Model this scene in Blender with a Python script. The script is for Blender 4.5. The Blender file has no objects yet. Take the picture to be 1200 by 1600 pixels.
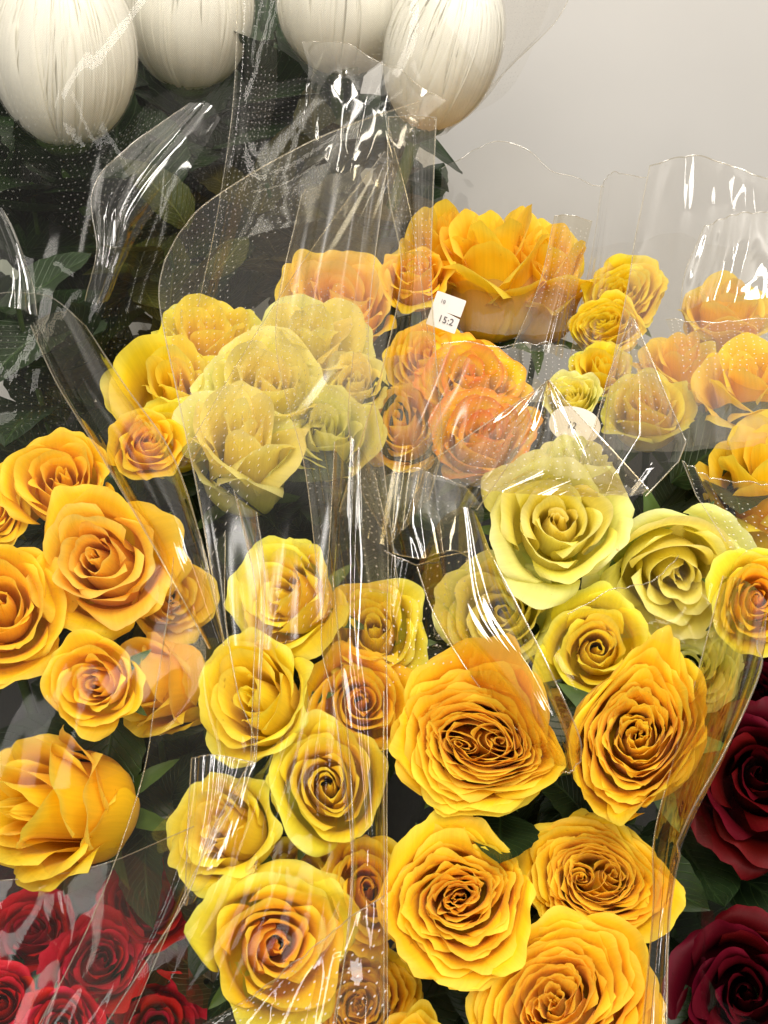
import bpy, math, random
import numpy as np
from mathutils import Vector, Matrix

sc = bpy.context.scene
col = sc.collection
PI = math.pi

# ---------------------------------------------------------------- camera
CAM = np.array([0.0, 0.0, 0.80])
PITCH = math.radians(45)
FPX = 800 / math.tan(math.radians(25))          # focal length in photo pixels (1200 x 1600 frame)
FWD = np.array([0, math.sin(PITCH), -math.cos(PITCH)])
UPV = np.array([0, math.cos(PITCH), math.sin(PITCH)])
RGT = np.array([1.0, 0, 0])
cam = bpy.data.cameras.new('camera')
cam.sensor_fit = 'VERTICAL'
cam.angle = math.radians(50)
cam.clip_start = 0.01
cam.clip_end = 50
camo = bpy.data.objects.new('camera', cam)
camo.location = CAM
camo.rotation_euler = (PITCH, 0, 0)
col.objects.link(camo)
sc.camera = camo

# ---------------------------------------------------------------- world, lamps, exposure
w = bpy.data.worlds.new('World')
sc.world = w
w.use_nodes = True
bg = w.node_tree.nodes['Background']
bg.inputs[0].default_value = (0.95, 0.90, 0.82, 1)
bg.inputs[1].default_value = 0.34
def area(name, loc, aim, sx, sy, power, colr=(1, 0.95, 0.88)):
    l = bpy.data.lights.new(name, 'AREA')
    l.shape = 'RECTANGLE'; l.size = sx; l.size_y = sy
    l.energy = power; l.color = colr
    o = bpy.data.objects.new(name, l)
    o.location = loc
    d = Vector(aim) - Vector(loc)
    o.rotation_euler = d.to_track_quat('-Z', 'Y').to_euler()
    col.objects.link(o)
    return o
area('ceiling_or_fill_lamp', (0.25, 0.25, 2.3), (0.05, 0.4, 0.4), 1.5, 0.36, 44)
area('ceiling_or_fill_lamp', (-0.9, -0.5, 2.3), (0.0, 0.4, 0.4), 0.28, 1.3, 20)
area('ceiling_or_fill_lamp', (1.1, -0.4, 2.2), (0.0, 0.4, 0.4), 0.28, 1.3, 16)
area('ceiling_or_fill_lamp', (0.1, -1.3, 1.9), (0.0, 0.6, 0.4), 1.3, 0.22, 15)  # fill lamp added behind the camera to brighten the flower fronts
sc.view_settings.view_transform = 'Standard'
sc.view_settings.look = 'None'
sc.view_settings.exposure = -0.08
sc.view_settings.gamma = 1
sc.cycles.use_denoising = True
sc.cycles.max_bounces = 12
sc.cycles.diffuse_bounces = 8
sc.cycles.glossy_bounces = 3
sc.cycles.transmission_bounces = 4
sc.cycles.transparent_max_bounces = 40
sc.cycles.caustics_reflective = False
sc.cycles.caustics_refractive = False
sc.cycles.sample_clamp_indirect = 4

# ---------------------------------------------------------------- helpers
def P(px, py, d):
    """photo pixel + distance along the optical axis -> point in the room"""
    return CAM + d * (FWD + RGT * (px - 600) / FPX + UPV * (800 - py) / FPX)

def norm(a):
    a = np.asarray(a, float)
    return a / (np.linalg.norm(a, axis=-1, keepdims=True) + 1e-12)

def snoise(x, y, rng, n=7, f=1.0):
    """smooth pseudo noise, about -1..1"""
    r = 0
    for k in range(n):
        a = rng.uniform(0, 2 * PI); fr = f * rng.uniform(0.5, 1.8)
        r = r + np.sin((x * math.cos(a) + y * math.sin(a)) * fr + rng.uniform(0, 2 * PI))
    return r / math.sqrt(n) * 0.8

class MB:
    def __init__(s):
        s.v = []; s.f = []; s.uv = []; s.n = 0
    def grid(s, pts, uv=None):
        """pts (a,b,3)"""
        a, b, _ = pts.shape
        if uv is None:
            U, V = np.meshgrid(np.linspace(0, 1, b), np.linspace(0, 1, a))
            uv = np.stack([U, V], -1)
        i = np.arange(a * b).reshape(a, b) + s.n
        f = np.stack([i[:-1, :-1], i[:-1, 1:], i[1:, 1:], i[1:, :-1]], -1).reshape(-1, 4)
        s.v.append(pts.reshape(-1, 3)); s.f.append(f); s.uv.append(uv.reshape(-1, 2)); s.n += a * b
    def tube(s, path, rad, k=6, closed=False):
        path = np.asarray(path, float); n = len(path)
        rad = np.broadcast_to(np.asarray(rad, float), (n,))
        t = norm(np.gradient(path, axis=0))
        up = np.array([0.3, 0.2, 1.0]); up = up - t[0] * np.dot(up, t[0])
        rings = []
        for i in range(n):
            up = up - t[i] * np.dot(up, t[i])
            up = norm(up)
            b = np.cross(t[i], up)
            a = np.linspace(0, 2 * PI, k + 1)
            rings.append(path[i] + rad[i] * (np.cos(a)[:, None] * up + np.sin(a)[:, None] * b))
        s.grid(np.array(rings))
    def build(s, name, mat, parent=None, smooth=True):
        V = np.concatenate(s.v); F = np.concatenate(s.f); UV = np.concatenate(s.uv)
        me = bpy.data.meshes.new(name)
        me.vertices.add(len(V)); me.vertices.foreach_set('co', V.ravel())
        me.loops.add(len(F) * 4); me.loops.foreach_set('vertex_index', F.ravel().astype(np.int32))
        me.polygons.add(len(F))
        me.polygons.foreach_set('loop_start', np.arange(0, len(F) * 4, 4, dtype=np.int32))
        me.polygons.foreach_set('loop_total', np.full(len(F), 4, dtype=np.int32))
        ul = me.uv_layers.new(name='UVMap')
        ul.data.foreach_set('uv', UV[F.ravel()].ravel().astype(np.float32))
        me.update(calc_edges=True)
        me.polygons.foreach_set('use_smooth', [smooth] * len(F))
        me.materials.append(mat)
        o = bpy.data.objects.new(name, me)
        col.objects.link(o)
        if parent is not None: o.parent = parent
        return o

def thing(name, label, cat, loc, group=None, R=None):
    o = bpy.data.objects.new(name, None)
    o.empty_display_size = 0.01
    if R is None:
        o.location = loc
    else:
        M = Matrix.Identity(4)
        for i in range(3):
            for j in range(3): M[i][j] = R[i][j]
            M[i][3] = loc[i]
        o.matrix_world = M
    o['label'] = label; o['category'] = cat
    if group: o['group'] = group
    col.objects.link(o)
    return o

# ---------------------------------------------------------------- materials
def newmat(name):
    m = bpy.data.materials.new(name); m.use_nodes = True
    nt = m.node_tree; nt.nodes.clear()
    return m, nt, (lambda t, **k: _n(nt, t, k))
def _n(nt, t, k):
    n = nt.nodes.new(t)
    for a, b in k.items(): setattr(n, a, b)
    return n
def ramp(nt, stops):
    r = nt.nodes.new('ShaderNodeValToRGB')
    e = r.color_ramp.elements
    while len(e) < len(stops): e.new(0.5)
    for i, (p, c) in enumerate(stops):
        e[i].position = p; e[i].color = (*c, 1)
    return r

def petal_mat(name, base, body, edge, spot=None, transl=0.30, rough=0.5, green=0.0):
    """petal: base colour at the claw, body, and a rim colour; fine veins along the petal"""
    m, nt, N = newmat(name); L = nt.links.new
    out = N('ShaderNodeOutputMaterial')
    uv = N('ShaderNodeUVMap'); sep = N('ShaderNodeSeparateXYZ'); L(uv.outputs[0], sep.inputs[0])
    tc = N('ShaderNodeTexCoord'); oi = N('ShaderNodeObjectInfo')
    nz = N('ShaderNodeTexNoise'); nz.inputs['Scale'].default_value = 70; nz.inputs['Detail'].default_value = 4
    L(tc.outputs['Object'], nz.inputs['Vector'])
    ad = N('ShaderNodeMath', operation='MULTIPLY_ADD'); L(nz.outputs['Fac'], ad.inputs[0]); ad.inputs[1].default_value = 0.22
    L(sep.outputs['Y'], ad.inputs[2])
    sub = N('ShaderNodeMath', operation='SUBTRACT'); L(ad.outputs[0], sub.inputs[0]); sub.inputs[1].default_value = 0.11
    r = ramp(nt, [(0.0, base), (0.45, body), (0.86, body), (0.985, edge)])
    L(sub.outputs[0], r.inputs[0])
    # veins
    mp = N('ShaderNodeMapping'); mp.inputs['Scale'].default_value = (30, 1.6, 1); L(uv.outputs[0], mp.inputs[0])
    vn = N('ShaderNodeTexNoise'); vn.inputs['Scale'].default_value = 1.0; vn.inputs['Detail'].default_value = 5
    L(mp.outputs[0], vn.inputs['Vector'])
    # value/hue variation per petal and by patches
    hs = N('ShaderNodeHueSaturation')
    mr = N('ShaderNodeMapRange'); mr.inputs['To Min'].default_value = 0.488; mr.inputs['To Max'].default_value = 0.508
    L(oi.outputs['Random'], mr.inputs[0]); L(mr.outputs[0], hs.inputs['Hue'])
    mv = N('ShaderNodeMapRange'); mv.inputs['From Min'].default_value = 0.3; mv.inputs['From Max'].default_value = 0.7
    mv.inputs['To Min'].default_value = 0.94; mv.inputs['To Max'].default_value = 1.04
    L(vn.outputs['Fac'], mv.inputs[0]); L(mv.outputs[0], hs.inputs['Value'])
    L(r.outputs[0], hs.inputs['Color'])
    colr = hs.outputs[0]
    # small bruises
    n2 = N('ShaderNodeTexNoise'); n2.inputs['Scale'].default_value = 260; n2.inputs['Detail'].default_value = 2
    L(tc.outputs['Object'], n2.inputs['Vector'])
    b = N('ShaderNodeMapRange'); b.inputs['From Min'].default_value = 0.73; b.inputs['From Max'].default_value = 0.80
    b.inputs['To Max'].default_value = 0.55; L(n2.outputs['Fac'], b.inputs[0])
    mb = N('ShaderNodeMixRGB'); L(b.outputs[0], mb.inputs[0]); L(colr, mb.inputs[1])
    mb.inputs[2].default_value = (body[0] * .45, body[1] * .28, body[2] * .3, 1)
    colr = mb.outputs[0]
    bp = N('ShaderNodeBump'); bp.inputs['Strength'].default_value = 0.25; bp.inputs['Distance'].default_value = 0.0004
    L(vn.outputs['Fac'], bp.inputs['Height'])
    pr = N('ShaderNodeBsdfPrincipled'); pr.inputs['Roughness'].default_value = rough
    pr.inputs['Specular IOR Level'].default_value = 0.22
    pr.inputs['Sheen Weight'].default_value = 0.08 if body[1] > .05 else 0.0
    if body[1] < .05: pr.inputs['Specular IOR Level'].default_value = 0.12
    L(colr, pr.inputs['Base Color']); L(bp.outputs[0], pr.inputs['Normal'])
    tr = N('ShaderNodeBsdfTranslucent'); L(colr, tr.inputs[0]); L(bp.outputs[0], tr.inputs['Normal'])
    mx = N('ShaderNodeMixShader'); mx.inputs[0].default_value = transl
    L(pr.outputs[0], mx.inputs[1]); L(tr.outputs[0], mx.inputs[2]); L(mx.outputs[0], out.inputs[0])
    return m

def plain_mat(name, c, rough=0.6, spec=0.3, noise=(40, 0.75, 1.15), bump=0.2, bdist=0.001, transl=0.0, stretch=(1, 1, 1)):
    m, nt, N = newmat(name); L = nt.links.new
    out = N('ShaderNodeOutputMaterial'); tc = N('ShaderNodeTexCoord')
    mp = N('ShaderNodeMapping'); mp.inputs['Scale'].default_value = stretch; L(tc.outputs['Object'], mp.inputs[0])
    nz = N('ShaderNodeTexNoise'); nz.inputs['Scale'].default_value = noise[0]; nz.inputs['Detail'].default_value = 5
    L(mp.outputs[0], nz.inputs['Vector'])
    mr = N('ShaderNodeMapRange'); mr.inputs['From Min'].default_value = .3; mr.inputs['From Max'].default_value = .7
    mr.inputs['To Min'].default_value = noise[1]; mr.inputs['To Max'].default_value = noise[2]
    L(nz.outputs['Fac'], mr.inputs[0])
    hs = N('ShaderNodeHueSaturation'); hs.inputs['Color'].default_value = (*c, 1); L(mr.outputs[0], hs.inputs['Value'])
    pr = N('ShaderNodeBsdfPrincipled'); pr.inputs['Roughness'].default_value = rough
    pr.inputs['Specular IOR Level'].default_value = spec
    L(hs.outputs[0], pr.inputs['Base Color'])
    bp = N('ShaderNodeBump'); bp.inputs['Strength'].default_value = bump; bp.inputs['Distance'].default_value = bdist
    L(nz.outputs['Fac'], bp.inputs['Height']); L(bp.outputs[0], pr.inputs['Normal'])
    if transl:
        tr = N('ShaderNodeBsdfTranslucent'); L(hs.outputs[0], tr.inputs[0])
        mx = N('ShaderNodeMixShader'); mx.inputs[0].default_value = transl
        L(pr.outputs[0], mx.inputs[1]); L(tr.outputs[0], mx.inputs[2]); L(mx.outputs[0], out.inputs[0])
    else: L(pr.outputs[0], out.inputs[0])
    return m

def film_mat(name, tint=(0.975, 0.97, 0.955), gloss=0.06, edge=0.75, haze=0.03, rough=0.05, dots=0.0, bump=0.5, bscale=22, net=0.0,
             hazecol=(0.9, 0.88, 0.84)):
    """clear flower film: see-through, thin reflection that grows at grazing angles, slight milkiness, punched holes"""
    m, nt, N = newmat(name); L = nt.links.new
    out = N('ShaderNodeOutputMaterial')
    uv = N('ShaderNodeUVMap')
    tr = N('ShaderNodeBsdfTransparent'); tr.inputs[0].default_value = (*tint, 1)
    # crinkles in metres of film
    nz = N('ShaderNodeTexNoise'); nz.inputs['Scale'].default_value = bscale; nz.inputs['Detail'].default_value = 3
    nz.inputs['Distortion'].default_value = 0.6
    mp = N('ShaderNodeMapping'); mp.inputs['Scale'].default_value = (1.0, 0.35, 1); L(uv.outputs[0], mp.inputs[0])
    L(mp.outputs[0], nz.inputs['Vector'])
    rd = N('ShaderNodeMath', operation='SUBTRACT'); L(nz.outputs['Fac'], rd.inputs[0]); rd.inputs[1].default_value = 0.5
    ab = N('ShaderNodeMath', operation='ABSOLUTE'); L(rd.outputs[0], ab.inputs[0])
    bp = N('ShaderNodeBump'); bp.inputs['Strength'].default_value = bump; bp.inputs['Distance'].default_value = 0.003
    L(ab.outputs[0], bp.inputs['Height'])
    gl = N('ShaderNodeBsdfGlossy'); gl.inputs['Roughness'].default_value = rough; gl.inputs[0].default_value = (1, 1, 1, 1)
    L(bp.outputs[0], gl.inputs['Normal'])
    lw = N('ShaderNodeLayerWeight'); lw.inputs['Blend'].default_value = 0.5; L(bp.outputs[0], lw.inputs['Normal'])
    pw = N('ShaderNodeMath', operation='POWER'); L(lw.outputs['Facing'], pw.inputs[0]); pw.inputs[1].default_value = 4.0
    ma = N('ShaderNodeMath', operation='MULTIPLY_ADD'); L(pw.outputs[0], ma.inputs[0]); ma.inputs[1].default_value = edge
    ma.inputs[2].default_value = gloss; ma.use_clamp = True
    df = N('ShaderNodeBsdfDiffuse'); df.inputs[0].default_value = (*hazecol, 1)
    tl = N('ShaderNodeBsdfTranslucent'); tl.inputs[0].default_value = (*hazecol, 1)
    mm = N('ShaderNodeMixShader'); mm.inputs[0].default_value = 0.5; L(df.outputs[0], mm.inputs[1]); L(tl.outputs[0], mm.inputs[2])
    hz = N('ShaderNodeMixShader'); hz.inputs[0].default_value = haze
    L(tr.outputs[0], hz.inputs[1]); L(mm.outputs[0], hz.inputs[2])
    last = hz.outputs[0]
    def dotmask(pitch, rad, ring, stagger=True):
        vm = N('ShaderNodeVectorMath', operation='SCALE'); L(uv.outputs[0], vm.inputs[0]); vm.inputs['Scale'].default_value = 1 / pitch
        vo = N('ShaderNodeTexVoronoi', voronoi_dimensions='2D'); vo.inputs['Scale'].default_value = 1; vo.inputs['Randomness'].default_value = 0.22
        L(vm.outputs[0], vo.inputs['Vector'])
        lo = N('ShaderNodeMath', operation='SUBTRACT'); L(vo.outputs['Distance'], lo.inputs[0]); lo.inputs[1].default_value = rad
        aa = N('ShaderNodeMath', operation='ABSOLUTE'); L(lo.outputs[0], aa.inputs[0])
        lt = N('ShaderNodeMath', operation='LESS_THAN'); L(aa.outputs[0], lt.inputs[0]); lt.inputs[1].default_value = ring
        return lt.outputs[0]
    if dots:
        # holes come in patches on the sheet
        pn = N('ShaderNodeTexNoise'); pn.inputs['Scale'].default_value = 9; L(uv.outputs[0], pn.inputs['Vector'])
        g = N('ShaderNodeMath', operation='GREATER_THAN'); L(pn.outputs['Fac'], g.inputs[0]); g.inputs[1].default_value = 0.50
        dm = dotmask(0.0040, 0.04, 0.055)
        mu = N('ShaderNodeMath', operation='MULTIPLY'); L(dm, mu.inputs[0]); L(g.outputs[0], mu.inputs[1])
        mu2 = N('ShaderNodeMath', operation='MULTIPLY'); L(mu.outputs[0], mu2.inputs[0]); mu2.inputs[1].default_value = dots
        mx = N('ShaderNodeMixShader'); L(mu2.outputs[0], mx.inputs[0]); L(last, mx.inputs[1]); L(mm.outputs[0], mx.inputs[2])
        last = mx.outputs[0]
    if net:
        dm = dotmask(0.0013, 0.38, 0.16)
        mu2 = N('ShaderNodeMath', operation='MULTIPLY'); L(dm, mu2.inputs[0]); mu2.inputs[1].default_value = net
        mx = N('ShaderNodeMixShader'); L(mu2.outputs[0], mx.inputs[0]); L(last, mx.inputs[1]); L(mm.outputs[0], mx.inputs[2])
        last = mx.outputs[0]
    f = N('ShaderNodeMixShader'); L(ma.outputs[0], f.inputs[0]); L(last, f.inputs[1]); L(gl.outputs[0], f.inputs[2])
    L(f.outputs[0], out.inputs[0])
    return m

# ---------------------------------------------------------------- rose
def petal(R0, H, th0, W0, spiral, lean, roll, ruf, rng, nu=13, nv=12, er=0.25, point=0.0, rs=0.6, r0=0.07, warp=None, zoff=0):
    u = np.linspace(-1, 1, nu)[None, :]; v = np.linspace(0, 1, nv)[:, None]
    v = v ** 0.85
    s = v * np.ones_like(u)
    rr = R0 * (1 + spiral * u)
    rb = np.minimum(r0, rr * .8)
    h1 = np.minimum(0.42 * H, 0.75 * rr)
    vs = 0.38
    t = np.clip(s / vs, 0, 1)
    r = rb + (rr - rb) * np.sin(t * PI / 2)
    z = h1 * (1 - np.cos(t * PI / 2))
    L = (H - h1) * (1 - er * np.abs(u) ** 3 + point * np.exp(-(u / 0.22) ** 2))
    s2 = np.clip((s - vs) / (1 - vs), 0, 1)
    side = snoise(u * 2.0 + 0 * s, 0 * u, rng, 4)
    ln = lean * (1 + 0.25 * side)
    rl = roll * (0.55 + 0.75 * np.abs(u) ** 1.6) * (1 + 0.3 * snoise(u * 3, 0 * u, rng, 4))
    def sm(x): x = np.clip(x, 0, 1); return x * x * (3 - 2 * x)
    phi = np.radians(90 - ln * sm(s2 * 1.6) - rl * sm((s2 - rs) / (1 - rs)))
    ds = np.diff(s2, axis=0) * L
    pm = 0.5 * (phi[1:] + phi[:-1])
    dr = np.vstack([np.zeros((1, nu)), np.cumsum(np.cos(pm) * ds, axis=0)])
    dz = np.vstack([np.zeros((1, nu)), np.cumsum(np.sin(pm) * ds, axis=0)])
    r = r + dr; z = z + dz
    W = W0 * (0.35 + 0.65 * np.sin(np.clip(s / 0.65, 0, 1) * PI / 2))
    W = W * (1 - 0.30 * s ** 7)
    a = th0 + W * u + 0 * s
    rn = snoise(u * 4.5 + s * 1.0, s * 3, rng, 6) * ruf * s ** 3
    r = r + rn + 0.5 * ruf * snoise(u * 10, s * 2, rng, 5) * s ** 6
    z = z + 0.5 * ruf * snoise(u * 6, s, rng, 6) * s ** 4 + zoff
    r = np.maximum(r, 0.004)
    p = np.stack([r * np.cos(a), r * np.sin(a), z], -1)
    return p

def rose_warp(rng, amp, ell=1.0, ang=0.0, split=0.0):
    ks = [(rng.uniform(0, 2 * PI), rng.uniform(2.0, 4.2), rng.uniform(0, 6.3), rng.uniform(0, 6.3)) for _ in range(5)]
    def f(p):
        x, y, z = p[..., 0].copy(), p[..., 1].copy(), p[..., 2]
        wx = 0; wy = 0
        for a, fr, p1, p2 in ks:
            q = (x * math.cos(a) + y * math.sin(a)) * fr
            wx = wx + np.sin(q + p1); wy = wy + np.sin(q + p2)
        h = np.clip(z * 1.4, 0, 1)
        x = x + amp * wx * 0.5 * h; y = y + amp * wy * 0.5 * h
        c, s_ = math.cos(ang), math.sin(ang)
        X = x * c + y * s_; Y = -x * s_ + y * c
        X = X * (1 + (ell - 1) * h)
        x = X * c - Y * s_; y = X * s_ + Y * c
        return np.stack([x, y, z], -1)
    return f

def rose_geometry(kind, rng, ell=1.0, ang=0.0, op=1.0, n=None, hs=1.0, guards=None):
    """returns heart MB petals list, outer petals list  (unit radius about 1, axis +z)"""
    inner, outer = [], []
    if kind in ('garden', 'double'):
        N = n or 52
        wf = rose_warp(rng, 0.10, ell, ang)
        k0 = 0
        if kind == 'double':
            for sgn in (-1, 1):
                cx, cy = 0.23 * sgn * math.cos(ang + .3), 0.23 * sgn * math.sin(ang + .3)
                for i in range(9):
                    t = i / 8
                    p = petal(0.03 + 0.25 * t, 0.90 + 0.03 * rng.uniform(-1, 1), i * 2.4 * sgn + rng.uniform(-.3, .3), math.radians(150 - 75 * t), 0.22, -2, 12, 0.012, rng, 15, 9, er=.08)
                    sq = 1 - 0.25 * abs(math.cos(0))
                    p[..., 0] = p[..., 0] + cx * np.clip(p[..., 2] * 1.5, 0, 1); p[..., 1] = p[..., 1] + cy * np.clip(p[..., 2] * 1.5, 0, 1)
                    inner.append(wf(p))
            k0 = 0.33
        for i in range(N):
            t = (i + .5) / N
            R0 = (0.035 + 0.77 * t ** 0.85) if not k0 else (k0 + (0.80 - k0) * t)
            if k0 and t > .85: pass
            H = 0.86 + 0.09 * math.sin(PI * min(1, R0 * 1.25)) - 0.22 * t ** 3 + rng.uniform(-.035, .035)
            lean = -6 + 30 * t ** 1.5 + rng.uniform(-5, 5)
            roll = 10 + 55 * t ** 2 + rng.uniform(-8, 14)
            W0 = math.radians(125 - 80 * t ** 0.5 + rng.uniform(-8, 8))
            if t > .8: W0 *= 1.12
            p = petal(R0, H, i * 2.39996 + rng.uniform(-.25, .25), W0, 0.16 - .07 * t, lean, roll, 0.035 + .012 * t, rng, 17, 11, er=.12 + .15 * t, rs=.55)
            p = wf(p)
            (inner if t < 0.62 else outer).append(p)
        for i in range(4):
            p = petal(.74 + rng.uniform(-.03, .05), .86 + rng.uniform(-.08, .08), i * 1.7 + rng.uniform(-.5, .5), math.radians(50 + rng.uniform(-6, 8)), .06, 26 + rng.uniform(-6, 8), 55 + rng.uniform(-20, 35), .06, rng, 21, 13, er=.22, rs=.5)
            outer.append(wf(p))
    else:
        NI = 13; NO = 7; N = NI + NO
        wf = rose_warp(rng, 0.06, ell, ang)
        cup = rng.uniform(.44, .52)
        for i in range(NI):
            t = i / (NI - 1)
            R0 = 0.03 + (cup - .03) * t ** 0.9 + rng.uniform(-.02, .02) * t
            H = (1.16 + rng.uniform(-.035, .035) + .04 * t) * hs
            lean = -15 + 17 * t + rng.uniform(-5, 5)
            roll = 8 + 40 * op * t ** 2 + rng.uniform(-6, 14)
            W0 = math.radians(150 - 78 * t ** 0.55 + rng.uniform(-12, 10))
            p = petal(R0, H, i * 2.39996 + rng.uniform(-.3, .3), W0, 0.22 - .10 * t, lean, roll, 0.010 + .018 * t, rng, 17, 13, er=.12 + .12 * t, point=.04 * t, rs=.68)
            inner.append(wf(p))
        for i in range(NO):
            t = (i + .5) / NO
            R0 = cup + .05 + (.66 - cup) * t + rng.uniform(-.02, .02)
            H = (1.14 - .22 * t + rng.uniform(-.07, .05)) * hs
            lean = 3 + 30 * op * t + rng.uniform(-6, 6)
            roll = 25 + 75 * op * t + rng.uniform(-12, 18)
            W0 = math.radians(66 - 10 * t + rng.uniform(-8, 8))
            p = petal(R0, H, (NI + i) * 2.39996 + rng.uniform(-.35, .35), W0, 0.10, lean, roll, 0.030 + .02 * t, rng, 19, 15, er=.22 + .14 * t, point=.05, rs=.60)
            outer.append(wf(p))
        if hs > 1.4:
            for i in range(3):
                p = petal(.70 + .02 * i, hs * rng.uniform(.62, .92), (i + .4) * 2.1 + rng.uniform(-.4, .4), math.radians(46), .05, 4, 30, .04, rng, 17, 13, er=.45, point=.08, rs=.7)
                outer.append(wf(p))
        G = 3 if guards is None else guards
        for i in range(G):
            p = petal(0.72, 0.98 * min(hs,1.5), (N + i) * 2.39996 + rng.uniform(-.3, .3), math.radians(54), .05, 36 * op + 4, 85 * op, 0.07, rng, 19, 13, er=.34, rs=.5)
            outer.append(wf(p))
    return inner, outer

def leaf_grid(L, Wd, rng, droop=0.3, nu=9, nv=14):
    u = np.linspace(-1, 1, nu)[None, :]; v = np.linspace(0, 1, nv)[:, None]
    w = Wd * np.sin(PI * v ** 0.8) ** 0.8 * (1 + 0.035 * np.where(np.abs(u) > .9, (np.arange(nv)[:, None] % 2) * 2 - 1, 0))
    x = w * u; y = L * v + 0 * u
    z = 0.25 * Wd * np.abs(u) * np.sin(PI * v) - droop * L * v ** 2 + 0.05 * Wd * snoise(u * 3, v * 9, rng, 5)
    return np.stack([x, y, z], -1)

def frame_from(axis, hint=(0, 0, 1), spin=0.0):
    z = norm(axis); x = np.cross(hint, z)
    if np.linalg.norm(x) < 1e-3: x = np.cross((1, 0, 0), z)
    x = norm(x); y = np.cross(z, x)
    c, s = math.cos(spin), math.sin(spin)
    X = x * c + y * s; Y = -x * s + y * c
    return np.stack([X, Y, z], 1)       # columns

# ================================================================ materials in use
GOLD = petal_mat('golden_petal', (0.96, .64, .018), (0.96, .65, .018), (0.97, .75, .07), transl=.5)
LEMON = petal_mat('lemon_petal', (0.94, .68, .015), (0.95, .76, .025), (0.94, .82, .09), transl=.5)
LEMON_O = petal_mat('lemon_outer_petal', (0.66, .68, .05), (0.91, .79, .05), (0.84, .82, .14), transl=.5)
PALE = petal_mat('pale_lemon_petal', (0.94, .79, .07), (0.94, .86, .18), (0.94, .88, .32), transl=.5)
PALE_O = petal_mat('pale_green_outer_petal', (0.58, .68, .12), (0.86, .86, .27), (0.86, .87, .40), transl=.5)
APR = petal_mat('apricot_petal', (0.96, .58, .015), (0.97, .665, .018), (0.97, .74, .07), transl=.5)
APR_O = petal_mat('amber_outer_petal', (0.90, .63, .02), (0.96, .66, .02), (0.96, .74, .08), transl=.5)
PEACH = petal_mat('peach_petal', (0.96, .52, .06), (0.97, .67, .06), (0.97, .73, .15), transl=.5)
BI = petal_mat('orange_petal_red_rim', (0.95, .71, .03), (0.95, .71, .03), (0.93, .40, .04), transl=.5)
RED = petal_mat('red_petal', (0.35, .004, .01), (0.52, .006, .016), (0.60, .015, .03), transl=.25, rough=.5)
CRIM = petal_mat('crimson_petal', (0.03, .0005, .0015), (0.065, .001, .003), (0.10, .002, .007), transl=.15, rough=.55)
SEPAL = plain_mat('sepal_green', (0.055, 0.10, 0.02), 0.5, .3, (90, .7, 1.2))
def leaf_mat(name, c):
    m, nt, N = newmat(name); L = nt.links.new
    out = N('ShaderNodeOutputMaterial'); uv = N('ShaderNodeUVMap'); sep = N('ShaderNodeSeparateXYZ'); L(uv.outputs[0], sep.inputs[0])
    su = N('ShaderNodeMath', operation='SUBTRACT'); L(sep.outputs['X'], su.inputs[0]); su.inputs[1].default_value = .5
    ab = N('ShaderNodeMath', operation='ABSOLUTE'); L(su.outputs[0], ab.inputs[0])
    m1 = N('ShaderNodeMath', operation='MULTIPLY_ADD'); L(ab.outputs[0], m1.inputs[0]); m1.inputs[1].default_value = -7
    m2 = N('ShaderNodeMath', operation='MULTIPLY'); L(sep.outputs['Y'], m2.inputs[0]); m2.inputs[1].default_value = 12
    L(m2.outputs[0], m1.inputs[2])
    fr = N('ShaderNodeMath', operation='PINGPONG'); L(m1.outputs[0], fr.inputs[0]); fr.inputs[1].default_value = .5
    vein = N('ShaderNodeMapRange'); vein.inputs['From Max'].default_value = .10; vein.inputs['To Min'].default_value = 1; vein.inputs['To Max'].default_value = 0
    L(fr.outputs[0], vein.inputs[0])
    mid = N('ShaderNodeMapRange'); mid.inputs['From Max'].default_value = .035; mid.inputs['To Min'].default_value = 1; mid.inputs['To Max'].default_value = 0
    L(ab.outputs[0], mid.inputs[0])
    mx = N('ShaderNodeMath', operation='MAXIMUM'); L(vein.outputs[0], mx.inputs[0]); L(mid.outputs[0], mx.inputs[1])
    tc = N('ShaderNodeTexCoord'); nz = N('ShaderNodeTexNoise'); nz.inputs['Scale'].default_value = 70; nz.inputs['Detail'].default_value = 5; L(tc.outputs['Object'], nz.inputs['Vector'])
    r_ = ramp(nt, [(.3, tuple(x * .6 for x in c)), (.7, tuple(x * 1.35 for x in c))]); L(nz.outputs['Fac'], r_.inputs[0])
    mc = N('ShaderNodeMixRGB'); L(mx.outputs[0], mc.inputs[0]); L(r_.outputs[0], mc.inputs[1]); mc.inputs[2].default_value = (c[0] * 2.4, c[1] * 2.2, c[2] * 2, 1)
    ht_ = N('ShaderNodeMath', operation='SUBTRACT'); L(nz.outputs['Fac'], ht_.inputs[0]); L(mx.outputs[0], ht_.inputs[1])
    bp = N('ShaderNodeBump'); bp.inputs['Strength'].default_value = .5; bp.inputs['Distance'].default_value = .0008; L(ht_.outputs[0], bp.inputs['Height'])
    pr = N('ShaderNodeBsdfPrincipled'); pr.inputs['Roughness'].default_value = .42; pr.inputs['Specular IOR Level'].default_value = .35
    L(mc.outputs[0], pr.inputs['Base Color']); L(bp.outputs[0], pr.inputs['Normal'])
    tr = N('ShaderNodeBsdfTranslucent'); L(mc.outputs[0], tr.inputs[0])
    ms = N('ShaderNodeMixShader'); ms.inputs[0].default_value = .15; L(pr.outputs[0], ms.inputs[1]); L(tr.outputs[0], ms.inputs[2]); L(ms.outputs[0], out.inputs[0])
    return m
LEAF = leaf_mat('green_rose_leaf', (.013, .028, .008))
LEAF2 = leaf_mat('olive_leaf', (0.045, 0.045, 0.008))
LEAF3 = leaf_mat('russet_leaf', (0.045, 0.032, 0.006))
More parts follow.
